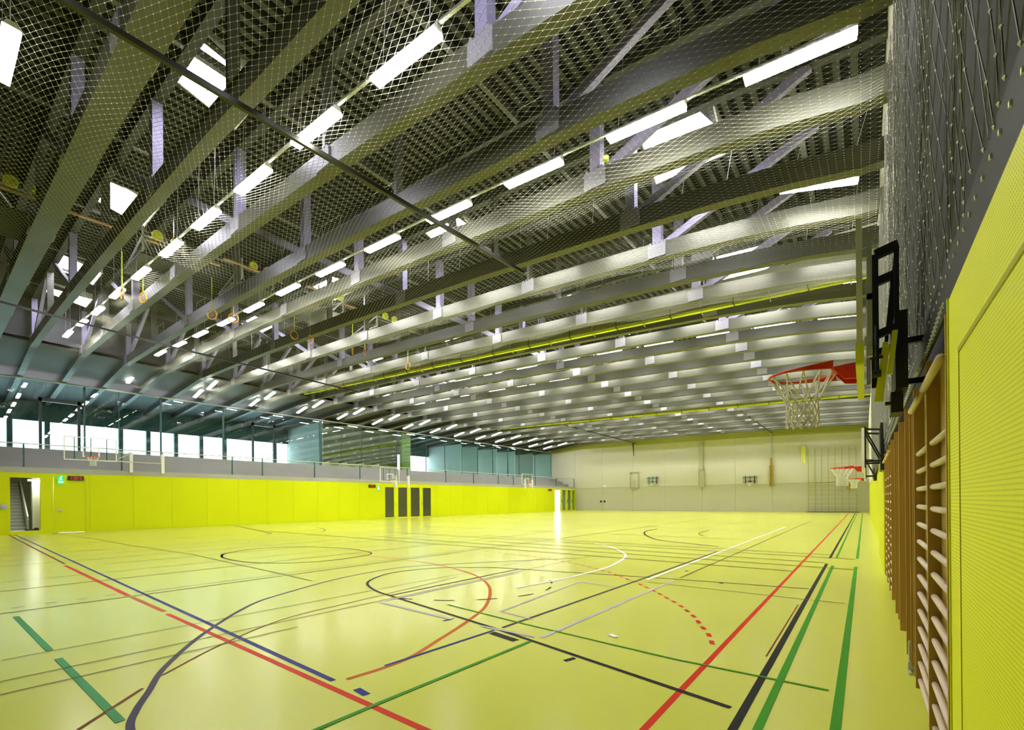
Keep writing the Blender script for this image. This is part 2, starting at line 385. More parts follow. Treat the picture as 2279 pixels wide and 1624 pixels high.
scoreboard(5.05, 5.73, 2.98, 3.22, 'small black clock display with dim red digits by the left exit sign', '1:30:5')
scoreboard(25.02, 25.75, 2.90, 3.17, 'small dark display left of the smoked glass doors', '1:30:5')
scoreboard(55.1, 55.9, 2.93, 3.2, 'tiny black display beside the bright far doorway', '1:30')

# gallery railing, one run
ry = [3.35, 7.48, 9.52, 13.67, 15.75, 19.9, 24.2, 29.6, 34.9, 39.35, 43.9, 47.0, 52.0, 57.4, 62.6]
t = thing('gallery_railing', (XL - .08, 30, ZT + .3), 'long thin metal railing along the gallery above the yellow wall', 'railing')
o = (XL - .08, 30, ZT + .3)
for yv in ry: B(XL - .12, XL - .06, yv - .035, yv + .035, ZT + .3, 4.92).build('post', M['teal'], t, o)
MB().tube([(XL - .09, YN, 4.93), (XL - .09, YF - .1, 4.93)], .03).build('handrail', M['alu'], t, o)
m = MB()
for zz in (4.75,): m.tube([(XL - .09, YN, zz), (XL - .09, YF - .1, zz)], .008, 5)
m.build('wire', M['alu'], t, o)

# ------------------------------------------------------------------ glass wall of the gallery
gy = [YN, 0.6, 2.2, 4.37, 6.33, 8.24, 10.59, 14.67, 16.79, 18.71, 22.96, 25.06, 27.32, 29.5, 31.66, 33.72, 35.92, 38.94, 41.9, 44.91, 48.0, 51.35, 54.04, 58.11, YF]
gw = bpy.data.objects.new('wall_glass', None); C.objects.link(gw); gw.location = (XG, 30, 5); struct(gw, 'tall frameless glass wall behind the gallery')
o = (XG, 30, 5)
for a, b in zip(gy[:-1], gy[1:]):
    m = M['glassD'] if 22.9 < a < 32 else M['glassT']
    B(XG - .01, XG + .01, a + .008, b - .008, 4.98, 9.3).build('pane', m, gw, o)
for yv, w_ in [(2.2, .05), (6.5, .09), (10.59, .10), (14.67, .13), (22.9, .26), (8.24, .03), (25.06, .03), (27.32, .05), (29.5, .03), (31.66, .03), (35.92, .05), (38.94, .03), (41.9, .03),
               (44.91, .08), (48.0, .05), (51.35, .16), (54.04, .05), (58.11, .05)]:
    B(XG - .07, XG + .03, yv - w_ / 2, yv + w_ / 2, 4.98, 9.32).build('mullion', M['teal'], gw, o)
MB().box(XG - .05, XG + .05, YN, YF, 9.27, 9.36).build('head_rail', M['alu'], gw, o)
MB().box(XG - .05, XG + .05, YN, YF, 4.96, 5.03).build('sill_rail', M['alu'], gw, o)
for n, (a, b, zt) in enumerate([(4.40, 6.30, 8.25), (16.82, 18.70, 8.3)]):
    struct(MB().box(XG - .12, XG + .06, a, a + .14, 4.98, zt).box(XG - .12, XG + .06, b - .14, b, 4.98, zt).box(XG - .12, XG + .06, a, b, zt - .22, zt).build('door_%d' % (n + 11), M['frameblack']), 'tall black door frame in the glass wall')
# facade behind
fc = MB().box(XF - .2, XF, YN, YF, 3.6, 5.05).box(XF - .2, XF, YN, YF, 7.6, 9.3)
for yv in [0.5, 3.7, 5.55, 9.7, 11.47, 13.4, 15.3, 17.2, 21.76, 26, 30, 34.3, 38.6, 42.9]:
    fc.box(XF - .25, XF + .05, yv - .14, yv + .14, 4.9, 7.7)
fc.box(XF - .2, XF, 23.1, 31.5, 4.9, 7.7)
for yv in (47.2, 51.5, 56, 60): fc.box(XF - .25, XF + .05, yv - .14, yv + .14, 4.9, 7.7)
struct(fc.build('wall_facade', M['teal']), 'window wall behind the gallery')
for a, b in [(0.5, 3.7), (3.7, 5.55), (5.55, 9.7), (9.7, 11.47), (11.47, 13.4), (13.4, 15.3), (15.3, 17.2), (17.2, 21.76), (34.3, 38.6), (38.6, 42.9)]:
    pass
struct(B(XF, XG - .1, 23.05, 23.2, 4.95, 9.2).build('wall_partition', M['white_plaster']), 'white cross wall inside the gallery room')
struct(B(XG - .9, XG - .8, 23.2, 32.4, 4.95, 9.2).build('wall_partition', M['darkroom']), 'dark room wall behind reflecting glass')
struct(B(XG - .5, XG - .12, 32.5, 33.7, 4.95, 9.3).build('trim_2', M['paleteal']), 'pale column behind the glass wall')
for yv in (42.2, 45.4, 49.4, 53.6, 58.2):
    struct(B(XF, XG - .5, yv, yv + .12, 4.95, 8.9).build('wall_partition', M['white_plaster'] if yv < 58 else M['concrete']), 'pale cross wall behind the far glass')
struct(B(XF, XG - .1, YF - .1, YF, 4.95, 9.2).build('wall_partition', M['white_plaster']))

# ------------------------------------------------------------------ roof
DY = [YN + (YF + .3 - YN) * i / 33.0 for i in range(34)]
def sheet(xlist, zf, th):
    m = MB(); n = len(xlist); V = []
    for yv in DY:
        for x in xlist: V.append((x, yv, zf(x, yv)))
    for yv in DY:
        for x in xlist: V.append((x, yv, zf(x, yv) + th))
    K = len(DY) * n; Fc = []
    for j in range(len(DY) - 1):
        for i in range(n - 1):
            a = j * n + i; Fc.append((a, a + n, a + n + 1, a + 1)); Fc.append((K + a, K + a + 1, K + a + n + 1, K + a + n))
    for j in range(len(DY) - 1):
        for i in (0, n - 1):
            a = j * n + i; Fc.append((a, a + n, K + a + n, K + a))
    return m.add(V, Fc)
ceil = struct(sheet([XR + .3, 0, -2.5, -8, -16, -24, XRG], zdeck, .15).build('ceiling', M['deck']), 'dark slatted roof deck high above the trusses')
sof = struct(sheet([XRG, XG, XF - .3], lambda x, y_: zc(x, y_) + .32, .15).build('ceiling_soffit', M['soffit']), 'flat grey soffit sloping down to the gallery')
fas = MB()
for a, b in zip(DY[:-1], DY[1:]):
    fas.add([(XRG, a, zc(XRG, a) + .3), (XRG, b, zc(XRG, b) + .3), (XRG, b, zdeck(XRG, b) + .1), (XRG, a, zdeck(XRG, a) + .1),
             (XRG - .1, a, zc(XRG, a) + .3), (XRG - .1, b, zc(XRG, b) + .3), (XRG - .1, b, zdeck(XRG, b) + .1), (XRG - .1, a, zdeck(XRG, a) + .1)], [(0, 1, 2, 3), (7, 6, 5, 4)])
struct(fas.build('trim_3', M['soffit']))

TY = [2.15] + [3.60 + 1.925 * k for k in range(31)]
TY = [t_ for t_ in TY if t_ < YF - .4]
LROW = [4.57, 8.42] + [12.27 + 3.85 * k for k in range(14)]
LROW = [v for v in LROW if v < YF - .8]
SKY = []
for sx in (-3.7, -12.1, -20.2, -28.4):
    for k in range(8):
        sy = 4.40 + 7.7 * k
        if sy < 60: SKY.append((sx, sy, 1.75, 1.25))
SKY.append((-32.4, 4.6, 1.5, 1.6))
for i in range(112):
    x = -.1 - .31 * i
    seg = []; yv = YN
    step = 1.3
    m = MB(); cur = None
    pts = []
    y0 = YN
    holes = sorted([(s[1] - s[3] / 2, s[1] + s[3] / 2) for s in SKY if abs(x - s[0]) < s[2] / 2 - .1])
    spans = []
    for h0, h1 in holes: spans.append((y0, h0)); y0 = h1
    spans.append((y0, YF))
    for a, b in spans:
        n = max(1, int((b - a) / 4.0)); P = [a + (b - a) * k / n for k in range(n + 1)]
        for p, q in zip(P[:-1], P[1:]):
            m.bar((x, p, zdeck(x, p) - .10), (x, q, zdeck(x, q) - .10), .13, .16)
    m.build('batten', M['batten'], ceil)
# purlins joining the trusses
for k, x in enumerate([-1.2, -6.9, -11.6, -16.4, -21.6, -26.6, -31.8]):
    m = MB()
    for a, b in zip(DY[:-1], DY[1:]): m.bar((x, a, zdeck(x, a) - .27), (x, b, zdeck(x, b) - .27), .12, .18)
    m.build('purlin', M['truss'], ceil)

NODES = [-4.74, -9.35, -13.95, -19.1, -24.3, -29.4, -34.3]
for k, yv in enumerate(TY):
    o = (-17, yv, zc(-17, yv))
    t = thing('roof_truss', o, 'grey timber roof truss crossing the hall, %s from the camera' % ordn(k + 1), 'truss', 'roof trusses crossing the hall')
    H = .46; Wd = .26
    m = MB(); P = [XR - .02, 0, -1.2, -2.6, -5, -10, -15, -20, -25, -30, XRG, XG, XF]
    V = []
    if k == 0: Wd = .5
    for x in P:
        z = zc(x, yv)
        V += [(x, yv - Wd / 2, z), (x, yv + Wd / 2, z), (x, yv + Wd / 2, z + H), (x, yv - Wd / 2, z + H)]
    Fc = [(0, 1, 2, 3)[::-1], tuple(4 * (len(P) - 1) + q for q in range(4))]
    for i in range(len(P) - 1):
        for q in range(4): Fc.append((4 * i + q, 4 * i + (q + 1) % 4, 4 * i + 4 + (q + 1) % 4, 4 * i + 4 + q))
    m.add(V, Fc).build('bottom_chord', M['truss'], t, o)
    tc = MB(); Q = [XR, 0, -2.5, -8, -16, -24, XRG]
    for a, b in zip(Q[:-1], Q[1:]): tc.bar((a, yv, zdeck(a, yv) - .28), (b, yv, zdeck(b, yv) - .28), .2, .18)
    tc.build('top_chord', M['batten'], t, o)
    for n, x in enumerate(NODES):
        zb = zc(x, yv)
        main = n in (0, 2, 4, 6); hw_ = .125 if main else .05
        B(x - hw_, x + hw_, yv - .11, yv + .11, zb + .3, zdeck(x, yv) - .37).build('post', M['member'] if main else M['truss'], t, o)
        xe = x + 3.9 if n in (0, 6) else (x - 3.9 if n in (2, 4) else None)
        if xe is not None:
            MB().bar((x, yv, zb + .3), (xe, yv, zdeck(xe, yv) - .40), .13, .20).build('diagonal', M['member'], t, o)
        if not main and k % 2: continue
        gs = MB().box(x - .25, x + .27, yv - Wd / 2 - .03, yv + Wd / 2 + .03, zb + .03, zb + .42)
        for q in range(4): gs.box(x - .21 + q * .12, x - .15 + q * .12, yv - Wd / 2 - .028, yv - Wd / 2 + .03, zb + .42, zb + .475)
        gs.build('gusset_plate', M['gusset'], t, o)

# skylights
gxl = {-3.7: 'nearest the net wall', -12.1: 'second from the right', -20.2: 'third from the right', -28.4: 'fourth from the right', -32.4: 'near the roof bend'}
cnt = {}
for sx, sy, wx, wy in SKY:
    cnt[sx] = cnt.get(sx, 0) + 1
    z = min(zdeck(sx, sy - wy / 2), zdeck(sx, sy + wy / 2)) - .02
    o = (sx, sy, z)
    t = thing('skylight', o, 'bright white roof skylight, %s in the row %s' % (ordn(cnt[sx]), gxl[sx]), 'skylight', 'roof skylights')
    m = MB(); e = .04; dn = .75 if sx > -5 else .42
    [m.prism([(sy - wy / 2 - e, z - .10), (sy + wy / 2 + e, z - dn), (sy + wy / 2 + e, z), (sy - wy / 2 - e, z)], 0, q, q + e) for q in (sx - wx / 2 - e, sx + wx / 2)]
    m.box(sx - wx / 2, sx + wx / 2, sy - wy / 2 - e, sy - wy / 2, z - .10, z).box(sx - wx / 2, sx + wx / 2, sy + wy / 2, sy + wy / 2 + e, z - dn, z)
    m.build('curb', M['white'], t, o)
    B(sx - wx / 2, sx + wx / 2, sy - wy / 2, sy + wy / 2, z - .04, z).build('glazing', M['sky'], t, o)

# ------------------------------------------------------------------ tube lights
hous = MB().prism([(-.09, .0), (.09, .0), (.05, .08), (-.05, .08)], 0, -.76, .76)
diff = MB().box(-.75, .75, -.10, .10, -.055, 0)
wire = MB().tube([(-.55, 0, .08), (-.55, 0, 1.6), (.55, 0, 1.6), (.55, 0, .08)], .007, 4)
proto = None
RX = [-.093, -.386, -.694, -1.014, -1.348, -1.684, -2.028, -2.371, -2.708, -3.077, -3.429, -3.813, -4.20, -4.50]
def lamp_at(x, y, z, tilt, label):
    global proto
    if proto is None:
        t = thing('tube_light', (x, y, z), label, 'light', 'white tube lights in rows under the roof')
        hous.build('housing', M['white'], t); diff.build('diffuser', M['lamp'], t); wire.build('suspension_wire', M['alu'], t); proto = t
    else:
        t = dup(proto, (x, y, z)); t['label'] = label
    t.rotation_euler = (0, tilt, 0)
R2 = [(-1.218, 1.498), (-1.791, 1.549), (-2.376, 1.590), (-2.983, 1.633), (-3.587, 1.671), (-4.251, 1.715), (-4.93, 1.761), (-5.617, 1.794), (-6.298, 1.849), (-7.05, 1.907), (-7.876, 1.898)]
R1 = [(-.093, .823), (-.386, .851), (-.694, .874), (-1.014, .897), (-1.348, .916), (-1.684, .931), (-2.028, .950), (-2.371, .961), (-2.708, .973), (-3.077, .993), (-3.429, 1.008), (-3.813, 1.030), (-4.231, 1.028), (-4.543, .978)]
def rowlabel(i, r): return 'white tube light, %s from the right wall in the %s lamp row from the camera' % (ordn(i), ordn(r))
lamp_at(-10.47, .81, 8.6, math.atan(.07), 'white tube light cut by the left picture edge, in the nearest lamp row')
lamp_at(-7.6, .81, 8.3, math.atan(.07), 'white tube light second in the nearest lamp row')
def rail_row(P, r):
    m = MB()
    for a, b in zip(P[:-1], P[1:]): m.bar(a, b, .05, .04)
    tag(m.build('lighting_rail', M['alu'], None, P[0]), 'thin grey conduit rail joining the lights of the %s lamp row' % ordn(r), 'rail', 'lighting rails')
def fill_row(yv, L, r):
    for i, (x, z) in enumerate(L):
        x2, z2 = L[min(i + 1, len(L) - 1)]; x1, z1 = L[max(i - 1, 0)]
        tl = math.atan((z2 - z1) / (x1 - x2)) if x > XRG else -.2
        lamp_at(x, yv, z, tl, rowlabel(i + 1, r))
    rail_row([(XR, yv, L[0][1] + .1)] + [(x, yv, z + .10) for x, z in L if x > XRG], r)
fill_row(4.57, [(-2.9, 8.27)] + [(q * 4.57, 1.637 + v * 4.57) for q, v in R2] + [(-38.6, 10.0)], 2)
fill_row(8.42, [(q * 8.42, 1.637 + v * 8.42) for q, v in R1], 3)
for r, yv in enumerate(LROW[2:]):
    L = []
    for q, v in R1:
        x = q * 8.42; L.append((x, zc(x, yv) + ((.80 if r or x < -1 else .44) if x > XRG else .08)))
    fill_row(yv, L, r + 4)

# ------------------------------------------------------------------ dark rails of the net, far posts
def polyrail(name, pts, w, h, m, label, cat):
    mb = MB()
    for a, b in zip(pts[:-1], pts[1:]): mb.bar(a, b, w, h)
    return tag(mb.build(name, m, None, pts[0]), label, cat)
polyrail('net_rail', [(-8.36, -1.5, 8.33), (-8.36, 1.2, 8.33), (-8.28, 3.33, 8.33), (-8.13, 6.64, 8.33), (-7.88, 10.94, 8.33)], .07, .09, M['darkrail'], 'long dark rail carrying the safety net, near the top left', 'rail')
polyrail('net_rail', [(-23.0, -1.5, 8.58), (-23.4, 1.64, 8.58), (-24.37, 7.11, 8.58), (-25.36, 17.0, 8.58)], .05, .07, M['darkrail'], 'dark rail carrying the net above the gallery side', 'rail')
polyrail('curtain_rail', [(-8.8, 45, 9.6), (-8.8, 62.8, 9.52)], .08, .1, M['darkrail'], 'dark rail meeting the end wall above the wooden pole', 'rail')
polyrail('curtain_rail', [(-26, 41, 9.86), (-26, 62.8, 9.7)], .08, .1, M['darkrail'], 'dark rail meeting the end wall above the black hanging cord', 'rail')

# ------------------------------------------------------------------ safety net: elongated diamonds under the trusses
def netz(x, y): return zc(x, y) - .16 - .07 * math.sin(y * 3.26) * math.sin(x * .55 + 1) - .05 * math.sin(x * 1.4 + y)
def tri(m, a, b, r):
    a = Vector(a); b = Vector(b); d = (b - a).normalized(); u = d.cross(Vector((0, 0, 1)))
    if u.length < .05: u = d.cross(Vector((1, 0, 0)))
    u.normalize(); v = d.cross(u)
    n = len(m.v)
    for p in (a, b):
        for k in range(3):
            q = p + (u * math.cos(k * 2.0944) + v * math.sin(k * 2.0944)) * r
            m.v.append((q.x, q.y, q.z))
    m.f += [(n, n + 1, n + 4, n + 3), (n + 1, n + 2, n + 5, n + 4), (n + 2, n, n + 3, n + 5)]
ang = R(22.2); S = .135; perp = S * math.sin(2 * ang); ca, sa = math.cos(ang), math.sin(ang)
m = MB()
for sgn in (1, -1):
    # lines: direction (-ca, sgn*sa); normal (sgn*sa, ca)
    nmin, nmax = 1e9, -1e9
    for cx, cy in ((-38.5, -1.5), (.28, -1.5), (.28, 17.7), (-38.5, 17.7)):
        v = sgn * sa * cx + ca * cy; nmin = min(nmin, v); nmax = max(nmax, v)
    k0 = int(math.floor(nmin / perp)); k1 = int(math.ceil(nmax / perp))
    for k in range(k0, k1 + 1):
        c = k * perp
        # param by x from -38.5 to .28 : y = (c - sgn*sa*x)/ca
        xa, xb = -38.5, .28
        ylo, yhi = -1.5, 17.7
        s1 = -sgn * sa / ca
        if s1 > 0: xa = max(xa, (ylo - c / ca) / s1); xb = min(xb, (yhi - c / ca) / s1)
        else: xa = max(xa, (yhi - c / ca) / s1); xb = min(xb, (ylo - c / ca) / s1)
        if xb - xa < .05: continue
        L = (xb - xa) / ca; near = xa > -20
        n = max(1, int(L / .62)); last = None
        for q in range(n + 1):
            x = xb + (xa - xb) * q / n; y = c / ca + s1 * x
            p = (x, y, netz(x, y))
            if last: tri(m, last, p, .0030)
            last = p
t = thing('safety_net', (-18, 8, 8.2), 'pale diamond mesh safety net stretched under the near roof trusses', 'net')
ob = m.build('mesh', M['netcord'], t, (-18, 8, 8.2)); ob['kind'] = 'stuff'
m = MB()
u1 = (-ca * S, sa * S); u2 = (-ca * S, -sa * S)
# knots on the lattice of both families
def lattice():
    for k in range(-400, 600):
        for l in range(-400, 600):
            c1 = k * perp; c2 = l * perp
            y = (c1 + c2) / (2 * ca); x = (c1 - c2) / (2 * sa)
            if -17 < x < .25 and -.5 < y < 14: yield x, y
for x, y in lattice():
    z = netz(x, y); r = .0095; n = len(m.v)
    m.v += [(x - r, y, z), (x + r, y, z), (x, y - r, z), (x, y + r, z), (x, y, z - r), (x, y, z + r)]
    m.f += [(0 + n, 2 + n, 4 + n), (2 + n, 1 + n, 4 + n), (1 + n, 3 + n, 4 + n), (3 + n, 0 + n, 4 + n), (2 + n, 0 + n, 5 + n), (1 + n, 2 + n, 5 + n), (3 + n, 1 + n, 5 + n), (0 + n, 3 + n, 5 + n)]
ob = m.build('knots', M['netknot'], t, (-18, 8, 8.2)); ob['kind'] = 'stuff'

# wall net: hanging diamonds, draped in folds
def wnx(y, z): return .335 + .03 * math.sin(y * 4.1 + .4 * z) * min(1, (z - 2.5) / 1.2) + .012 * math.sin(y * 11 + z)
t = thing('wall_net', (.3, 15, 2.62), 'grey protective net hanging in folds in front of the right wall', 'net')
m = MB(); kn = MB()
def wall_strands(ya, yb, a2, S2, r, knots, z0=2.84):
    pitch = 2 * S2 * math.sin(a2); dzk = S2 * math.cos(a2)
    for sgn in (1, -1):
        y0 = ya
        while y0 < yb:
            top = zc(0, y0) - .1; n = int((top - z0) / dzk); last = None
            for q in range(n + 1):
                zz = z0 + dzk * q; yy = y0 + sgn * math.tan(a2) * (zz - z0)
                p = (wnx(yy, zz), yy, zz)
                if last: tri(m, last, p, r)
                last = p
            y0 += pitch
    if knots:
        for i in range(int((yb - ya) / (pitch / 2)) + 12):
            for j in range(int(5.0 / dzk)):
                if (i + j) % 2: continue
                yy = ya + i * pitch / 2; zz = z0 + j * dzk
                if zz > zc(0, yy) - .15: continue
                x = wnx(yy, zz); r_ = .0065; h_ = .013; n = len(kn.v)
                kn.v += [(x - r_, yy, zz), (x + r_, yy, zz), (x, yy - r_, zz), (x, yy + r_, zz), (x, yy, zz - h_), (x, yy, zz + h_)]
                kn.f += [(0 + n, 2 + n, 4 + n), (2 + n, 1 + n, 4 + n), (1 + n, 3 + n, 4 + n), (3 + n, 0 + n, 4 + n), (2 + n, 0 + n, 5 + n), (1 + n, 2 + n, 5 + n), (3 + n, 1 + n, 5 + n), (0 + n, 3 + n, 5 + n)]
wall_strands(.5, 9.0, R(17), .20, .0026, True)
wall_strands(5.5, 30.0, R(9), .26, .0026, False)
wall_strands(2.2, 5.5, R(8), .9, .0022, False)
ob = m.build('mesh', M['netgrey'], t, (.3, 15, 2.62)); ob['kind'] = 'stuff'
ob = kn.build('knots', M['netknot'], t, (.3, 15, 2.62)); ob['kind'] = 'stuff'
B(.345, .36, .2, 30, 2.60, 2.86).build('hem', M['hem'], t, (.3, 15, 2.62))
m = MB(); yv = .5
while yv < 16:
    m.box(.339, .346, yv - .007, yv + .007, 2.765, 2.782); yv += .13
ob = m.build('eyelets', M['netknot'], t, (.3, 15, 2.62)); ob['kind'] = 'stuff'
# pale acoustic curtain part of the wall further on (far half of the right wall, above the panels)
struct(B(XR + .0, XR + .05, 8.5, YF, 2.9, 12.2).build('trim_4', M['concretelight']), 'pale upper wall surface at the far right')
# chain along the lower net edge
t = thing('steel_chain', (.33, 6, 2.58), 'slack steel chain along the lower edge of the wall net', 'chain')
yv = 3.2; k = 0; m = MB()
while yv < 10:
    zz = 2.62 - .05 * abs(math.sin((yv - 3.2) * 1.6)); L = []
    for q in range(8):
        a = q * math.pi / 4
        L.append((.325 + (.009 * math.sin(a) if k % 2 else 0), yv + .022 * math.cos(a), zz + (0 if k % 2 else .009 * math.sin(a))))
    m.tube(L, .003, 4, closed=True); yv += .034; k += 1
ob = m.build('links', M['alu'], t, (.33, 6, 2.58)); ob['kind'] = 'stuff'

# ------------------------------------------------------------------ divider curtains (rolled) with lime bottom tube
def divider(yv, zR, zL, xl, label):
    o = (-17, yv, (zR + zL) / 2); t = thing('divider_curtain', o, label, 'curtain')
    sp = (zL - zR) / (XR - xl)
    MB().bar((XR - .05, yv, zR), (xl, yv, zL), .16, .11).build('bottom_tube', M['limepad'], t, o)
    n = 30
    m = MB()
    for i in range(n):
        xa = XR - .05 + (xl - XR) * i / n; xb = XR - .05 + (xl - XR) * (i + 1) / n
        za = zR + sp * (XR - xa); zb = zR + sp * (XR - xb)
        m.bar((xa, yv - .05, za + .48), (xb, yv - .05, zb + .48), .10 + .04 * (i % 2), .86)
    m.build('gathered_fabric', M['grey'], t, o)
    for i in range(n):
        x = XR - .7 + (xl - XR + .5) * i / n; z = zR + sp * (XR - x)
        MB().bar((x, yv - .14, z + .40), (x - .02, yv - .14, z - .05), .03, .03).bar((x, yv - .14, z - .05), (x, yv + .16, z - .12), .03, .02).build('strap', M['black'] if i % 2 else M['alu'], t, o)
divider(18.0, 8.52, 9.95, -34.0, 'rolled up divider curtain with a lime tube, crossing the roof nearer the camera')
divider(41.2, 9.0, 9.95, -34.0, 'rolled up divider curtain crossing the roof farther away')

# ------------------------------------------------------------------ court lines
def catmull(P, n=8):
    out = []
    for i in range(len(P) - 1):
        p0 = Vector(P[max(i - 1, 0)]); p1 = Vector(P[i]); p2 = Vector(P[i + 1]); p3 = Vector(P[min(i + 2, len(P) - 1)])
        for k in range(n):
            t_ = k / n
            out.append(.5 * ((2 * p1) + (-p0 + p2) * t_ + (2 * p0 - 5 * p1 + 4 * p2 - p3) * t_ ** 2 + (-p0 + 3 * p1 - 3 * p2 + p3) * t_ ** 3))
    out.append(Vector(P[-1])); return out
LZ = [0.0012]
def line(P, w, m, label, smooth=False, name='court_line', gaps=(), cat='court line', z=None, dash=None):
    P = [Vector((p[0], p[1])) for p in P]
    if smooth: P = [Vector((q[0], q[1])) for q in catmull([(p.x, p.y, 0) for p in P])]
    zz = z if z else LZ[0]; LZ[0] += .00012
    mb = MB()
    def strip(Q):
        n0 = len(mb.v)
        for i, p in enumerate(Q):
            d = (Q[min(i + 1, len(Q) - 1)] - Q[max(i - 1, 0)])
            d = d.normalized() if d.length > 1e-6 else Vector((1, 0)); nn = Vector((-d.y, d.x)) * (w / 2)
            mb.v += [(p.x + nn.x, p.y + nn.y, zz), (p.x - nn.x, p.y - nn.y, zz)]
        for i in range(len(Q) - 1): mb.f.append((n0 + 2 * i, n0 + 2 * i + 1, n0 + 2 * i + 3, n0 + 2 * i + 2))
    if dash:
        on_, off_ = dash; # resample
        acc = 0; Q = [P[0]]; draw = True; rem = on_
        for a, b in zip(P[:-1], P[1:]):
            L = (b - a).length; pos = 0
            while L - pos > rem:
                pos += rem; pt = a + (b - a) * (pos / L)
                if draw: Q.append(pt); strip(Q)
                draw = not draw; Q = [pt]; rem = on_ if draw else off_
            rem -= (L - pos)
            if draw: Q.append(b)
        if draw and len(Q) > 1: strip(Q)
    else: strip(P)
    if dash:
        T_ = thing('dashed_line', (P[0].x, P[0].y, 0), label, cat)
        for f in mb.f: pass
        # group the quads into dashes
        runs = []; 
        for f in mb.f:
            if runs and runs[-1][-1][3] == f[0]: runs[-1].append(f)
            else: runs.append([f])
        for rn in runs:
            ids = sorted({i for f in rn for i in f}); mp = {v: i for i, v in enumerate(ids)}
            d_ = MB(); d_.v = [mb.v[i] for i in ids]; d_.f = [tuple(mp[i] for i in f) for f in rn]
            ob_ = d_.build('dash', m, T_, (P[0].x, P[0].y, 0))
            for p in ob_.data.polygons:
                if p.normal.z < 0: p.flip()
        return T_
    o_ = mb.build(name, m, None, (P[0].x, P[0].y, 0))
    # keep the strip facing up
    for p in o_.data.polygons:
        if p.normal.z < 0: p.flip()
    return tag(o_, label, cat)
RED, BLK, GRN, BLU, WHT, GRY, OLV = M['l_red'], M['l_black'], M['l_green'], M['l_blue'], M['l_white'], M['l_grey'], M['l_olive']
line([(-1.25, .5), (-1.3, 60.5)], .055, RED, 'long red sideline running to the end wall near the wall bars')
# red goal line across
line([(-2.0, 2.19), (-8.15, 2.2)], .06, RED, 'red goal line crossing the near left floor beside the blue line')
line([(-8.35, 2.22), (-10.1, 2.22)], .07, M['l_orange'], 'short thicker orange red stretch of the goal line')
line([(-10.3, 2.22), (-16.8, 2.3)], .075, RED, 'thick red stretch of the goal line farther left')
line([(-17.2, 2.35), (-36, 2.78)], .06, M['l_brown'], 'dark end of the goal line reaching the left doorway')
line([(-3.85, 2.29), (-36, 3.0)], .055, BLU, 'blue line running beside the red goal line')
line([(-3.52, 2.31), (-3.34, 2.29)], .07, BLU, 'small blue dash right of the blue line end')
line([(-1.35 - .0, 0)] and [(-3.78, 2.38), (-3.76, 3.03), (-3.99, 3.75), (-4.3, 4.59), (-4.63, 5.29), (-5.23, 6.11), (-5.83, 6.74), (-6.75, 7.39), (-8.09, 7.92), (-9.8, 8.2), (-13, 8.2)], .055, M['l_orange'], 'orange red curved goal area line', smooth=True)
line([(-1.36, 5.42), (-1.51, 5.82), (-1.68, 6.14), (-1.85, 6.49), (-2.05, 6.81), (-2.29, 7.16), (-2.65, 7.59), (-3.06, 8.06), (-3.8, 8.78), (-4.99, 9.73), (-7, 10.65), (-9.8, 11.1)], .055, RED, 'dashed red free throw arc near the red sideline', smooth=True, dash=(.15, .15))
line([(-3.5, .84), (-4.2, .91), (-4.55, 1.02), (-4.92, 1.19), (-5.58, 1.5), (-6.62, 2.2), (-7.77, 3.21), (-8.27, 4.03), (-8.87, 5.48), (-9.08, 7.06), (-8.6, 8.1), (-7.6, 9.6), (-6.4, 11.2)], .055, M['l_purple'], 'dark grey three point arc sweeping from the bottom left', smooth=True)
line([(-.75, .5), (-.75, 13.75)], .06, BLK, 'black baseline nearest the green lines')
line([(-.75, 15.0), (-.75, 60)], .06, BLK, 'black line farther along toward the end wall')
line([(-0.815, 5.33), (-0.815, 8.21)], .015, M['l_brown'], 'thin dark double line beside the black baseline')
line([(-.61, .5), (-.61, 13.4)], .06, GRN, 'green line beside the black baseline')
line([(-.61, 15.2), (-.61, 60)], .055, GRN, 'green line beside the black baseline, farther stretch')
line([(-.175, .5), (-.17, 13.5)], .065, GRN, 'green line nearest the wall bars')
line([(-.16, 15.3), (-.15, 60)], .06, GRN, 'green line nearest the right wall, farther stretch')
line([(-6.48, 4.94), (-3.65, 4.45), (-.84, 3.86)], .055, BLK, 'black slanted side of the free throw lane, nearer one')
line([(-6.52, 8.67), (-3.3, 9.35), (-.80, 9.75)], .045, BLK, 'thin black slanted side of the free throw lane, farther one')
line([(-6.52, 4.95), (-6.51, 8.67)], .055, BLK, 'black free throw line')
line([(-6.48, 4.94), (-7.04, 5.05), (-7.77, 5.36), (-8.21, 5.8), (-8.54, 6.51), (-8.42, 7.34), (-8.06, 7.89), (-7.5, 8.3), (-7.0, 8.55), (-6.5, 8.67)], .055, BLK, 'black half circle behind the free throw line', smooth=True)
line([(-6.3, 4.92), (-6.01, 4.97), (-5.37, 5.3), (-4.86, 5.84), (-4.58, 6.5), (-4.6, 7.0), (-4.86, 7.54), (-5.3, 8.05)], .04, BLK, 'dashed black half circle inside the lane', smooth=True, dash=(.34, .38))
line([(-3.66, 4.30), (-3.22, 4.22)], .10, BLK, 'thick black block mark on the lane edge')
line([(-2.42, 3.98), (-2.38, 4.12)], .05, BLK, 'small black tick below the lane edge')
line([(-4.55, 4.33), (-4.52, 4.5)], .04, BLK, 'tiny black tick left of the block mark')
line([(-9.77, .82), (-7.2, .86)], .062, M['l_teal'], 'teal green line at the lower left, far piece')
line([(-6.75, .87), (-4.42, .90)], .062, M['l_teal'], 'teal green line at the lower left, near piece')
line([(-4.51, .68), (-5.05, 1.18)], .03, M['l_brown'], 'dark red short line at the bottom left corner')
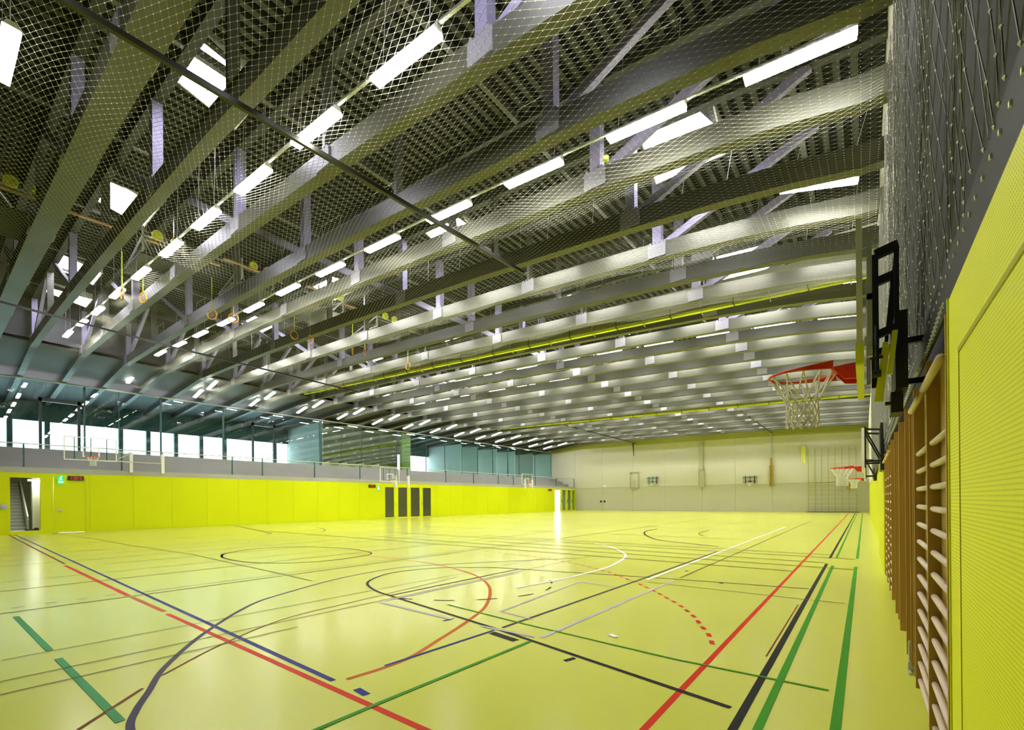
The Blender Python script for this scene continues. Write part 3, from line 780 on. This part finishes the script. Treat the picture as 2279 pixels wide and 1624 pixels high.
line([(-5.28, 1.38), (-5.9, 2.14), (-6.45, 3.14), (-6.6, 4.33), (-6.9, 7)], .022, M['l_brown'], 'thin dark red curve crossing the goal line', smooth=True)
line([(-3.78, 2.8), (-3.70, 4.39)], .04, BLU, 'navy blue line leaving the orange red curve')
line([(-3.69, 4.55), (-3.62, 9.0), (-3.62, 15.0)], .045, M['l_purple'], 'dark navy line continuing beyond the lane')
line([(-3.50, 8.95), (-3.55, 30)], .07, WHT, 'white line running toward the climbing grid')
line([(-3.05, 4.49), (-3.04, 9.2)], .055, GRY, 'pale grey line parallel to the white line')
line([(-3.03, 9.6), (-3.03, 40)], .035, OLV, 'thin olive line prolonging the grey line')
line([(-3.10, .5), (-3.12, 1.72), (-3.12, 2.28), (-3.07, 4.3)], .045, GRN, 'green line running from the bottom edge to the lane')
line([(-6.3, 3.95), (-3.3, 4.25), (-1.56, 4.66), (-.25, 4.85)] and [(-5.2, 5.05), (-3.6, 4.86), (-1.56, 4.69), (-.25, 4.70)], .035, GRN, 'thin green line crossing to the green pair')
line([(-3.4, 8.75), (-.78, 8.69), (-.25, 8.72)], .025, OLV, 'thin olive line crossing the red sideline')
line([(-6.2, 4.52), (-4.52, 4.46)], .06, GRY, 'pale grey volleyball line at the lane corner')
line([(-3.95, 4.44), (-3.13, 4.47)], .05, GRY, 'pale grey line under the black lane edge')
line([(-6.25, 4.6), (-6.2, 8.3)], .06, GRY, 'pale grey line before the free throw line')
line([(-4.25, 5.2), (-4.5, 8.0)], .04, GRY, 'thin grey line inside the lane')
line([(-4.25, 5.2), (-3.6, 5.1)], .03, GRY, 'short grey line turning toward the navy line')
line([(-4.5, 8.0), (-3.7, 7.95)], .05, GRY, 'short grey line at the far end of the lane')
line([(-5.15, 6.78), (-4.96, 7.9), (-4.91, 8.75), (-4.9, 9.87), (-5.0, 10.65), (-5.24, 11.73), (-5.55, 12.6), (-5.99, 13.32), (-7.0, 14.6), (-8, 15.4)], .075, WHT, 'white goal area curve right of centre', smooth=True)
# centre circles (drawn through the measured points)
def loop(P): return P + [P[0], P[1]]
line(loop([(-15.17, 5.46), (-16.2, 5.9), (-16.92, 7.1), (-16.5, 8.2), (-14.6, 9.0), (-12.41, 8.7), (-11.82, 7.74), (-11.87, 6.52), (-12.52, 5.75), (-13.65, 5.38)]), .06, BLK, 'black centre circle left of the middle of the floor', smooth=True)
line([(-14.3, .6), (-14.1, 12), (-13.9, 60)], .03, OLV, 'thin line through the black centre circle')
line([(-8.98, 24.6), (-8.91, 22.93), (-8.32, 21.06), (-7.35, 19.18), (-6.42, 17.94), (-4.97, 17.11), (-3.94, 16.64)], .08, BLK, 'dark small half circle toward the end wall', smooth=True)
line([(-5.6, 21.0), (-6.2, 22.5), (-6.4, 25)], .07, OLV, 'olive curve beside the small half circle', smooth=True)
line([(-21.92, 11.6), (-23.11, 13.09), (-24.76, 14.25), (-27, 15.2), (-28.49, 15.68)], .05, OLV, 'olive arc far left of the floor', smooth=True)
line([(-35.5, 13.5), (-24.6, 11.2), (-23.5, 10.4)], .06, BLK, 'dark slanted line at the foot of the yellow wall')
def ycross(x, y0, y1, w, m, label): line([(x, y0), (x, y1)], w, m, label)
for x, a, b, w_, lab in [(-7.15, .5, 30, .02, 'nearest'), (-6.3, .4, 12, .022, 'second'), (-5.87, .4, 3.0, .022, 'third'), (-10.2, .6, 40, .03, 'fourth'), (-10.5, 2.35, 14, .025, 'fifth'), (-12.8, .6, 50, .03, 'sixth'),
                         (-17.9, .6, 60, .035, 'seventh'), (-21.3, .8, 60, .04, 'eighth'), (-25.5, .8, 60, .04, 'ninth'), (-29.5, .8, 60, .04, 'tenth'), (-16.2, 3, 40, .03, 'eleventh'), (-19.6, 1, 40, .03, 'twelfth'), (-33.0, 4, 60, .05, 'thirteenth')]:
    line([(x, a), (x, b)], w_ * 1.5 if w_ > .025 else w_, OLV, 'thin olive line lengthwise of the hall at the left, %s of its set' % lab)
for yv, a, b, lab in [(13.9, -.8, -12, 'before the break in the green lines'), (12.9, -.2, -18, 'nearer crossing'), (15.1, -.2, -20, 'beyond the break'), (15.9, -.8, -14, 'second beyond the break'), (11.9, -1.3, -28, 'nearest crossing'),
                      (20.0, -3, -36, 'at mid hall'), (26.0, -1, -36, 'farther crossing'), (33.0, -1, -36, 'beyond mid hall'), (42.0, -1, -36, 'third from the end wall'), (50.0, -1, -36, 'second from the end wall'), (56.0, -1, -36, 'closest to the end wall')]:
    line([(a, yv), (b, yv)], .065, OLV, 'thin olive line across the hall, %s' % lab)
line([(-10.6, .84), (-10.63, 2.11)], .03, BLK, 'row of short black dashes at the left', dash=(.14, .235))
line([(-35.5, 4.3), (-30, 4.8), (-23, 4.9), (-17, 5.2), (-10.3, 4.97), (-9.0, 4.9)], .03, OLV, 'thin olive line slanting from the yellow door', smooth=False)
line([(-3.72, 4.0), (-3.70, 4.0)] and [(-2.45, 5.08), (-2.33, 5.02)], .07, WHT, 'small white penalty dash on the floor')
for k, (x, yv) in enumerate([(-7.6, 27.5), (-13.2, 34), (-18.6, 33.6), (-20.3, 8.3), (-3.2, 10.6), (-2.2, 9.45)]):
    mb = MB().tube([(x, yv, .001), (x, yv, .004)], .06 if k < 3 else .04, 12)
    tag(mb.build('floor_socket', M['l_black'], None, (x, yv, 0)), ['small dark floor socket near the far small half circle', 'small dark floor socket before the far doorway', 'tiny dark floor socket left of the bright reflection',
        'tiny dark floor socket far left', 'small dark floor socket beyond the lane', 'small dark floor socket on the thin lane line'][k], 'socket')

# ------------------------------------------------------------------ wall bars
UY = [3.13, 4.02, 5.0, 6.02, 7.05, 8.06, 9.08, 9.95, 10.9, 11.85]
xf, xb_ = .325, XR - .004
t = thing('wall_bars', (.38, 7, 0), 'wooden wall bars with pale rungs beside the yellow perforated panel', 'wall bars')
o = (.38, 7, 0)
for k, yv in enumerate(UY):
    zt = 2.52 + (.03 if k == 0 else 0)
    B(xf, xb_, yv - .018, yv + .018, .07, zt).build('upright', M['wood'], t, o)
for k, (a, b) in enumerate(zip(UY[:-1], UY[1:])):
    B(XR - .03, XR - .008, a + .02, b - .02, .07, 2.50).build('back_panel', M['woodback'], t, o)
    if k in (2, 3, 4, 5): continue
    zz = .14
    while zz < 2.06:
        MB().tube([(xf + .03, a + .015, zz), (xf + .03, b - .015, zz)], .019, 10).build('rung', M['rung'], t, o, smooth=True); zz += .142
    MB().tube([(xf - .015, a + .015, 2.34), (xf - .015, b - .015, 2.34)], .021, 10).build('rung', M['rung'], t, o, smooth=True)
# closed bays
for (a, b) in ((UY[2], UY[3]), (UY[4], UY[5])):
    for yv in (a + .3, a + .62):
        B(xf + .01, xb_, yv - .015, yv + .015, .07, 2.45).build('slat', M['wood'], t, o)
t2 = thing('folded_bench_foot', (.33, 5.75, 0.0), 'small steel foot bracket at the base of the wall bars', 'bracket')
MB().box(.315, .40, 5.66, 5.72, 0.0, .09).box(.315, .335, 5.55, 5.72, .0, .02).tube([(.33, 5.69, .09), (.33, 5.69, .28)], .012).build('bracket', M['alu'], t2, (.33, 5.75, 0))

# ------------------------------------------------------------------ basketball hoops
def hoop(loc, rz, label, board='glass', arms='wall', scale=1.0, lift=None, low=False):
    """local frame: board in local YZ plane, play side -X; origin at board bottom centre"""
    t = thing('basketball_hoop', loc, label, 'basketball hoop'); t.rotation_euler = (0, 0, rz)
    hw, hh = (.645, .90) if (low or arms == 'frame') else (.9, 1.05)
    e = .035
    MB().box(-.015, .01, -hw + e, hw - e, e, hh - e).build('backboard', M['glassC'], t)
    fx = .012 if low else .03
    fr = MB().box(-.02, fx, -hw, -hw + e, 0, hh).box(-.02, fx, hw - e, hw, 0, hh).box(-.02, fx, -hw + e, hw - e, 0, e).box(-.02, fx, -hw + e, hw - e, hh - e, hh)
    fr.build('board_frame', M['white'], t)
    q = MB().box(-.022, -.016, -.295, -.245, .15, .60).box(-.022, -.016, .245, .295, .15, .60).box(-.022, -.016, -.245, .245, .55, .60).box(-.022, -.016, -.245, .245, .15, .20)
    q.build('target_square', M['white'], t)
    if low:
        MB().box(-.026, .018, -hw - .012, -hw + .03, -.02, .10).box(-.026, .018, hw - .03, hw + .012, -.02, .10).box(-.026, .018, -hw, hw, -.03, .012).build('edge_padding', M['limepad'], t)
    # rim
    rc = (-.15 - .225, 0, .15 + .21 if low else .15)
    zr = .10 if (low or arms == 'frame') else .15
    rc = Vector((-.375, 0, zr))
    ring = [rc + Vector((.228 * math.cos(a), .228 * math.sin(a), 0)) for a in [2 * math.pi * k / 28 for k in range(28)]]
    rm = MB().tube(ring, .0105, 8, closed=True)
    rm.prism([(-.18, zr - .012), (0.0, zr - .012), (0.0, zr + .012), (-.18, zr + .012)], 1, -.10, .10)
    rm.prism([(-.02, zr - .10), (-.02, zr + .02), (-.17, zr + .01), (-.155, zr - .02), (-.10, zr - .09)], 1, -.105, -.09)
    rm.prism([(-.02, zr - .10), (-.02, zr + .02), (-.17, zr + .01), (-.155, zr - .02), (-.10, zr - .09)], 1, .09, .105)
    rm.prism([(-.42, zr + .006), (-.16, zr + .03), (-.16, zr - .03), (-.42, zr - .006)], 1, -.232, -.222)
    rm.prism([(-.42, zr + .006), (-.16, zr + .03), (-.16, zr - .03), (-.42, zr - .006)], 1, .222, .232)
    rm.build('rim', M['orange'], t, smooth=False)
    # net cords
    nb = MB(); N = 12; H_ = .40
    def rad(s): return .222 - .115 * min(1, s / .5) + .012 * max(0, (s - .6))
    lv = [0, .38, .50, .62, .74, .87, 1.0]
    for k in range(N):
        for sg in (-1, 1):
            P = []
            for j, s in enumerate(lv):
                off = (0 if j % 2 == 0 else sg * .5) + 0
                a = 2 * math.pi * (k + off + .25) / N
                P.append(rc + Vector((rad(s) * math.cos(a), rad(s) * math.sin(a), -.012 - H_ * s)))
            nb.tube(P, .0056, 5, caps=False)
    for s in (.5, .74, 1.0):
        pass
    nb.build('net', M['netwhite'], t, smooth=True)
    # rear frame
    if arms == 'fold':                      # near one: aluminium mast, black folding arms, wall plate
        MB().box(.034, .062, -.50, -.46, .05, .86).box(.034, .062, .46, .50, .05, .86).box(.012, .04, -.51, -.45, .70, .76).box(.012, .04, .45, .51, .70, .76).box(.034, .062, -.5, .5, .42, .46).box(.02, .06, -.51, -.45, .12, .18).build('mast', M['alu'], t)
        A = MB()
        for q in (-.26, .26):
            A.bar((.082, q, -.02), (.082, q, .80), .03, .035).bar((.082, q, .80), (.205, q, .83), .045, .06).bar((.195, q, .81), (.195, q, .18), .022, .028)
            A.bar((.195, q + .03, .80), (.150, q + .03, .26), .018, .022).bar((.07, q, .24), (.20, q, .28), .045, .05)
        A.bar((.082, -.26, .5), (.082, .26, .5), .03, .03)
        A.build('folding_arm', M['black'], t)
        MB().tube([(.062, -.30, -.03), (.11, -.30, -.03)], .026, 12).tube([(.088, -.30, -.03), (.088, -.30, .30)], .012, 8).tube([(.05, -.30, .08), (.12, -.30, .08)], .010, 8).build('adjuster', M['black'], t)
        MB().bar((.135, -.28, .18), (.085, -.28, -.22), .022, .03).bar((.148, -.28, .16), (.11, -.28, -.22), .016, .02).bar((.185, -.28, .25), (.155, -.28, -.04), .022, .03).build('lime_strut', M['limepad'], t)
        MB().box(.185, .25, -.28, .28, -.14, .38).box(.25, .41, .10, .14, -.05, -.01).box(.25, .41, .10, .14, .25, .29).build('wall_plate', M['black'], t)
        MB().box(.16, .225, -.26, -.02, -.30, -.16).box(.13, .16, -.24, -.20, -.24, -.22).build('motor_box', M['black'], t)
    elif arms == 'frame':                   # far right hoops
        a = MB()
        for sy_ in (-.4, .4):
            a.bar((.04, sy_, .1), (.04, sy_, .95), .04, .04).bar((.04, sy_, .9), (.34, sy_, .86), .04, .04).bar((.04, sy_, .2), (.34, sy_, .2), .04, .04).bar((.04, sy_, .9), (.34, sy_, .2), .03, .03)
        a.box(.30, .40, -.5, .5, .0, 1.0)
        a.build('folding_arm', M['black'], t)
    elif arms == 'flat':
        MB().box(.03, .06, -.55, -.48, .0, 1.05).box(.03, .06, .48, .55, 0, 1.05).box(.03, .06, -.03, .03, .2, 1.05).box(.03, .06, -.9, .9, .78, .82).box(.05, .12, -.55, .55, .3, .36).build('rear_frame', M['black'], t)
    elif arms == 'swing':                   # gallery side, swing out
        MB().tube([(.05, -.55, 0.05), (.05, -.55, 1.05)], .016).tube([(.05, 0, .18), (.05, 0, 1.05)], .016).tube([(.05, .55, .05), (.05, .55, 1.05)], .016).build('rear_frame', M['black'], t)
        MB().bar((.04, -.88, .5), (1.5, -1.75, .55), .04, .04).bar((.04, -.88, .05), (1.5, -1.75, .10), .04, .04).bar((.04, -.88, .1), (1.5, -1.75, .55), .025, .025).bar((.04, -.4, .05), (1.5, -3.0, .12), .04, .04).build('swing_arm', M['alu'], t)
        B(1.48, 1.68, -1.83, -1.70, -.40, .62).build('mounting_post', M['white'], t)
        B(1.48, 1.68, -3.15, -3.02, -.40, .62).build('mounting_post', M['white'], t)
    if scale != 1: t.scale = (scale,) * 3
    return t
hoop((-.012, 4.3, 2.514), 0, 'near basketball hoop with orange rim folded at the right wall', arms='fold', low=True)
hoop((-.02, 12.9, 2.22), 0, 'second basketball hoop along the right wall, black folding frame', arms='frame')
hoop((.02, 25.0, 2.36), 0, 'farthest basketball hoop along the right wall', arms='frame')
hoop((-34.0, 5.73, 4.02), math.pi, 'clear basketball backboard on the gallery at the far left', arms='swing', scale=1.22)
hoop((-34.0, 25.9, 3.42), math.pi, 'basketball backboard above the four smoked glass doors', arms='swing', scale=1.18)
hoop((-34.0, 47.15, 3.66), math.pi, 'basketball backboard on the gallery nearest the end wall', arms='swing', scale=1.25)
hoop((-23.5, 62.72, 3.75), math.pi / 2, 'left basketball hoop of the two on the end wall', arms='flat', scale=1.05)
hoop((-11.2, 62.72, 3.45), math.pi / 2, 'right basketball hoop of the two on the end wall', arms='flat', scale=1.0)

# ------------------------------------------------------------------ end wall fittings
t = thing('climbing_grid', (-2.9, 62.7, 0), 'tall metal climbing grid against the end wall at the right', 'climbing grid')
o = (-2.9, 62.7, 0)
for k in range(8):
    x = -5.1 + k * .63
    MB().bar((x, 62.68, .05), (x, 62.68, 7.35), .055, .05).build('upright', M['olive'], t, o)
for k in range(15):
    MB().bar((-5.1, 62.66, .25 + k * .5), (-.69, 62.66, .25 + k * .5), .03, .03).build('crossbar', M['concretelight'], t, o)
MB().box(-5.3, -.4, 62.5, 62.8, 0, .05).build('base_bar', M['black'], t, o)
t = thing('steel_column', (-16.95, 62.7, 3.2), 'grey steel column with a low cabinet in the middle of the end wall', 'column')
B(-17.15, -16.75, 62.6, 62.8, 5.6, 9.2).build('post', M['concretelow'], t, (-16.95, 62.7, 3.2))
MB().box(-17.3, -16.6, 62.55, 62.8, 3.2, 3.3).box(-17.3, -17.22, 62.55, 62.8, 3.3, 5.6).box(-16.68, -16.6, 62.55, 62.8, 3.3, 5.6).box(-17.3, -16.6, 62.55, 62.8, 5.5, 5.6).box(-17.22, -16.68, 62.66, 62.8, 3.3, 5.5).build('cabinet', M['concretelow'], t, (-16.95, 62.7, 3.2))
t = thing('pole', (-8.85, 62.6, 3.1), 'slim vertical pole with wooden lower half on the end wall', 'pole')
MB().tube([(-8.85, 62.6, 6.2), (-8.85, 62.6, 9.5)], .05).build('cable', M['alu'], t, (-8.85, 62.6, 3.1))
MB().box(-9.05, -8.9, 62.55, 62.75, 3.1, 5.6).box(-8.82, -8.67, 62.55, 62.75, 3.1, 5.6).box(-8.95, -8.77, 62.55, 62.75, 5.5, 6.5).build('wooden_post', M['woodback'], t, (-8.85, 62.6, 3.1))
t = thing('black_rope', (-26.2, 62.6, 3.2), 'black hanging rope above a recessed cabinet on the end wall', 'rope')
MB().tube([(-26.3, 62.5, 9.7), (-26.2, 62.5, 9.0), (-26.15, 62.5, 7.9)], [.10, .07, .05]).build('cord', M['black'], t, (-26.2, 62.6, 3.2))
MB().box(-26.9, -25.6, 62.7, 62.85, 5.5, 5.58).box(-26.9, -26.82, 62.7, 62.85, 3.2, 5.5).box(-25.68, -25.6, 62.7, 62.85, 3.2, 5.5).box(-26.9, -25.6, 62.7, 62.85, 3.2, 3.28).box(-26.28, -26.2, 62.72, 62.8, 3.6, 4.3).build('cabinet_frame', M['concretelow'], t, (-26.2, 62.6, 3.2))
t = thing('hanging_ropes', (-5.5, 62.5, 5.7), 'bundle of pale ropes left of the climbing grid', 'ropes')
m = MB()
for k in range(5): m.tube([(-5.8 + k * .1, 62.55, 7.8 - .1 * (k % 2)), (-5.7 + k * .08, 62.5, 6.6), (-5.75 + k * .1 + .2 * math.sin(k), 62.5, 5.7)], .035, 6)
m.build('rope', M['limepad'], t, (-5.5, 62.5, 5.7))
B(-5.85, -5.3, 62.52, 62.88, 7.72, 7.8).build('bracket', M['alu'], t, (-5.5, 62.5, 5.7))
tag(MB().box(-31.2, -30.7, 62.78, 62.9, 3.5, 3.8).box(-31.1, -31.0, 62.72, 62.78, 3.55, 3.75).build('emergency_light', M['white'], None, (-31, 62.8, 3.5)), 'small white emergency light on the end wall by the gallery', 'light')
tag(MB().box(-31.7, -31.45, 62.8, 62.9, 1.2, 1.5).box(-31.1, -30.85, 62.8, 62.9, 1.2, 1.5).build('switch_plates', M['black'], None, (-31.3, 62.8, 1.2)), 'pair of dark switch plates low on the end wall', 'switch')
tag(MB().box(-1.5, -1.2, 62.75, 62.9, 2.6, 3.4).tube([(-1.35, 62.7, 3.5), (-1.35, 62.7, 2.4)], .06).build('wall_hook', M['woodback'], None, (-1.35, 62.8, 2.6)), 'small brown wall fitting right of the climbing grid', 'hook')

# ------------------------------------------------------------------ gymnastic rings, winches
ring_y = [4.29, 4.88, 7.07, 7.84, 10.38, 11.13, 13.38, 14.09, 16.92, 17.65]
ring_z = [8.95, 9.04, 9.12, 9.22, 9.25, 9.25, 9.3, 9.43, 9.31, 9.34]
for k, (yv, z) in enumerate(zip(ring_y, ring_z)):
    o = (-20.5, yv, z); t = thing('gymnastic_ring', o, 'wooden gymnastic ring hanging on a cord, %s along the row from the left' % ordn(k + 1), 'ring', 'gymnastic rings hanging from the roof')
    ax = .4 * k
    P = [(-20.5 + .17 * math.cos(a) * math.cos(ax), yv + .17 * math.cos(a) * math.sin(ax), z + .19 * math.sin(a)) for a in [2 * math.pi * q / 20 for q in range(20)]]
    MB().tube(P, .026, 7, closed=True).build('hoop', M['ropeorange'], t, o, smooth=True)
    MB().tube([(-20.5, yv, z + .19), (-20.5, yv, z + 1.5)], .018, 6).build('cord', M['lime'], t, o)
for k, (yc, zz) in enumerate([(1.7, 10.5), (5.1, 10.5), (8.2, 10.7), (11.4, 10.8), (14.5, 10.7)]):
    o = (-20.3, yc, zz - .2)
    t = thing('ceiling_winch', o, 'steel winch frame with yellow pulleys in the roof, %s from the left' % ordn(k + 1), 'winch', 'winch frames in the roof')
    MB().box(-21.6, -19.4, yc - .55, yc + .75, zz - .35, zz - .31).build('base_plate', M['batten'], t, o)
    f = MB()
    for dy in (-.5, .7):
        f.bar((-21.6, yc + dy, zz - .25), (-19.3, yc + dy, zz + .25), .05, .05).bar((-21.6, yc + dy, zz - .25), (-19.3, yc + dy, zz - .25), .05, .05).bar((-19.3, yc + dy, zz - .25), (-19.3, yc + dy, zz + .55), .06, .05)
    f.bar((-19.3, yc - .5, zz + .25), (-19.3, yc + .7, zz + .25), .05, .05).bar((-21.6, yc - .5, zz - .25), (-19.3, yc + .7, zz + .2), .03, .03).bar((-21.6, yc + .7, zz - .25), (-19.3, yc - .5, zz + .2), .03, .03)
    f.build('frame', M['alu'], t, o)
    for dy in (-.15, .4):
        MB().tube([(-19.15, yc + dy, zz + .3), (-19.05, yc + dy, zz + .3)], .16, 16).build('pulley', M['limepad'], t, o)
        MB().tube([(-19.2, yc + dy + .06, zz + .3), (-19.0, yc + dy + .06, zz + .3)], .03, 8).build('axle', M['alu'], t, o)
for k, (a, b, z) in enumerate([(1.0, 3.9, 10.5), (4.6, 6.8, 10.5), (6.95, 8.6, 10.82), (10.2, 11.2, 10.98), (11.9, 13.5, 10.8)]):
    o = (-19, a, z); t = thing('equipment_rail', o, 'tan double rail between the roof trusses, %s from the left' % ordn(k + 1), 'rail', 'tan rails between roof trusses')
    MB().bar((-19.06, a, z), (-19.06, b, z), .045, .05).build('rail', M['raillight'], t, o)
    MB().bar((-18.92, a, z - .04), (-18.92, b, z - .04), .045, .05).build('rail', M['raillight'], t, o)
tag(MB().tube([(-2.9, 7.5, 8.55), (-2.9, 7.62, 8.55)], .0, 12).v and MB().tube([(-4.0, 8.3, 8.42), (-4.03, 8.36, 8.40)], .055, 14).build('signal_disc', M['limepad'], None, (-4, 8.3, 8.4)), 'small lime disc hanging below the large skylight', 'disc')
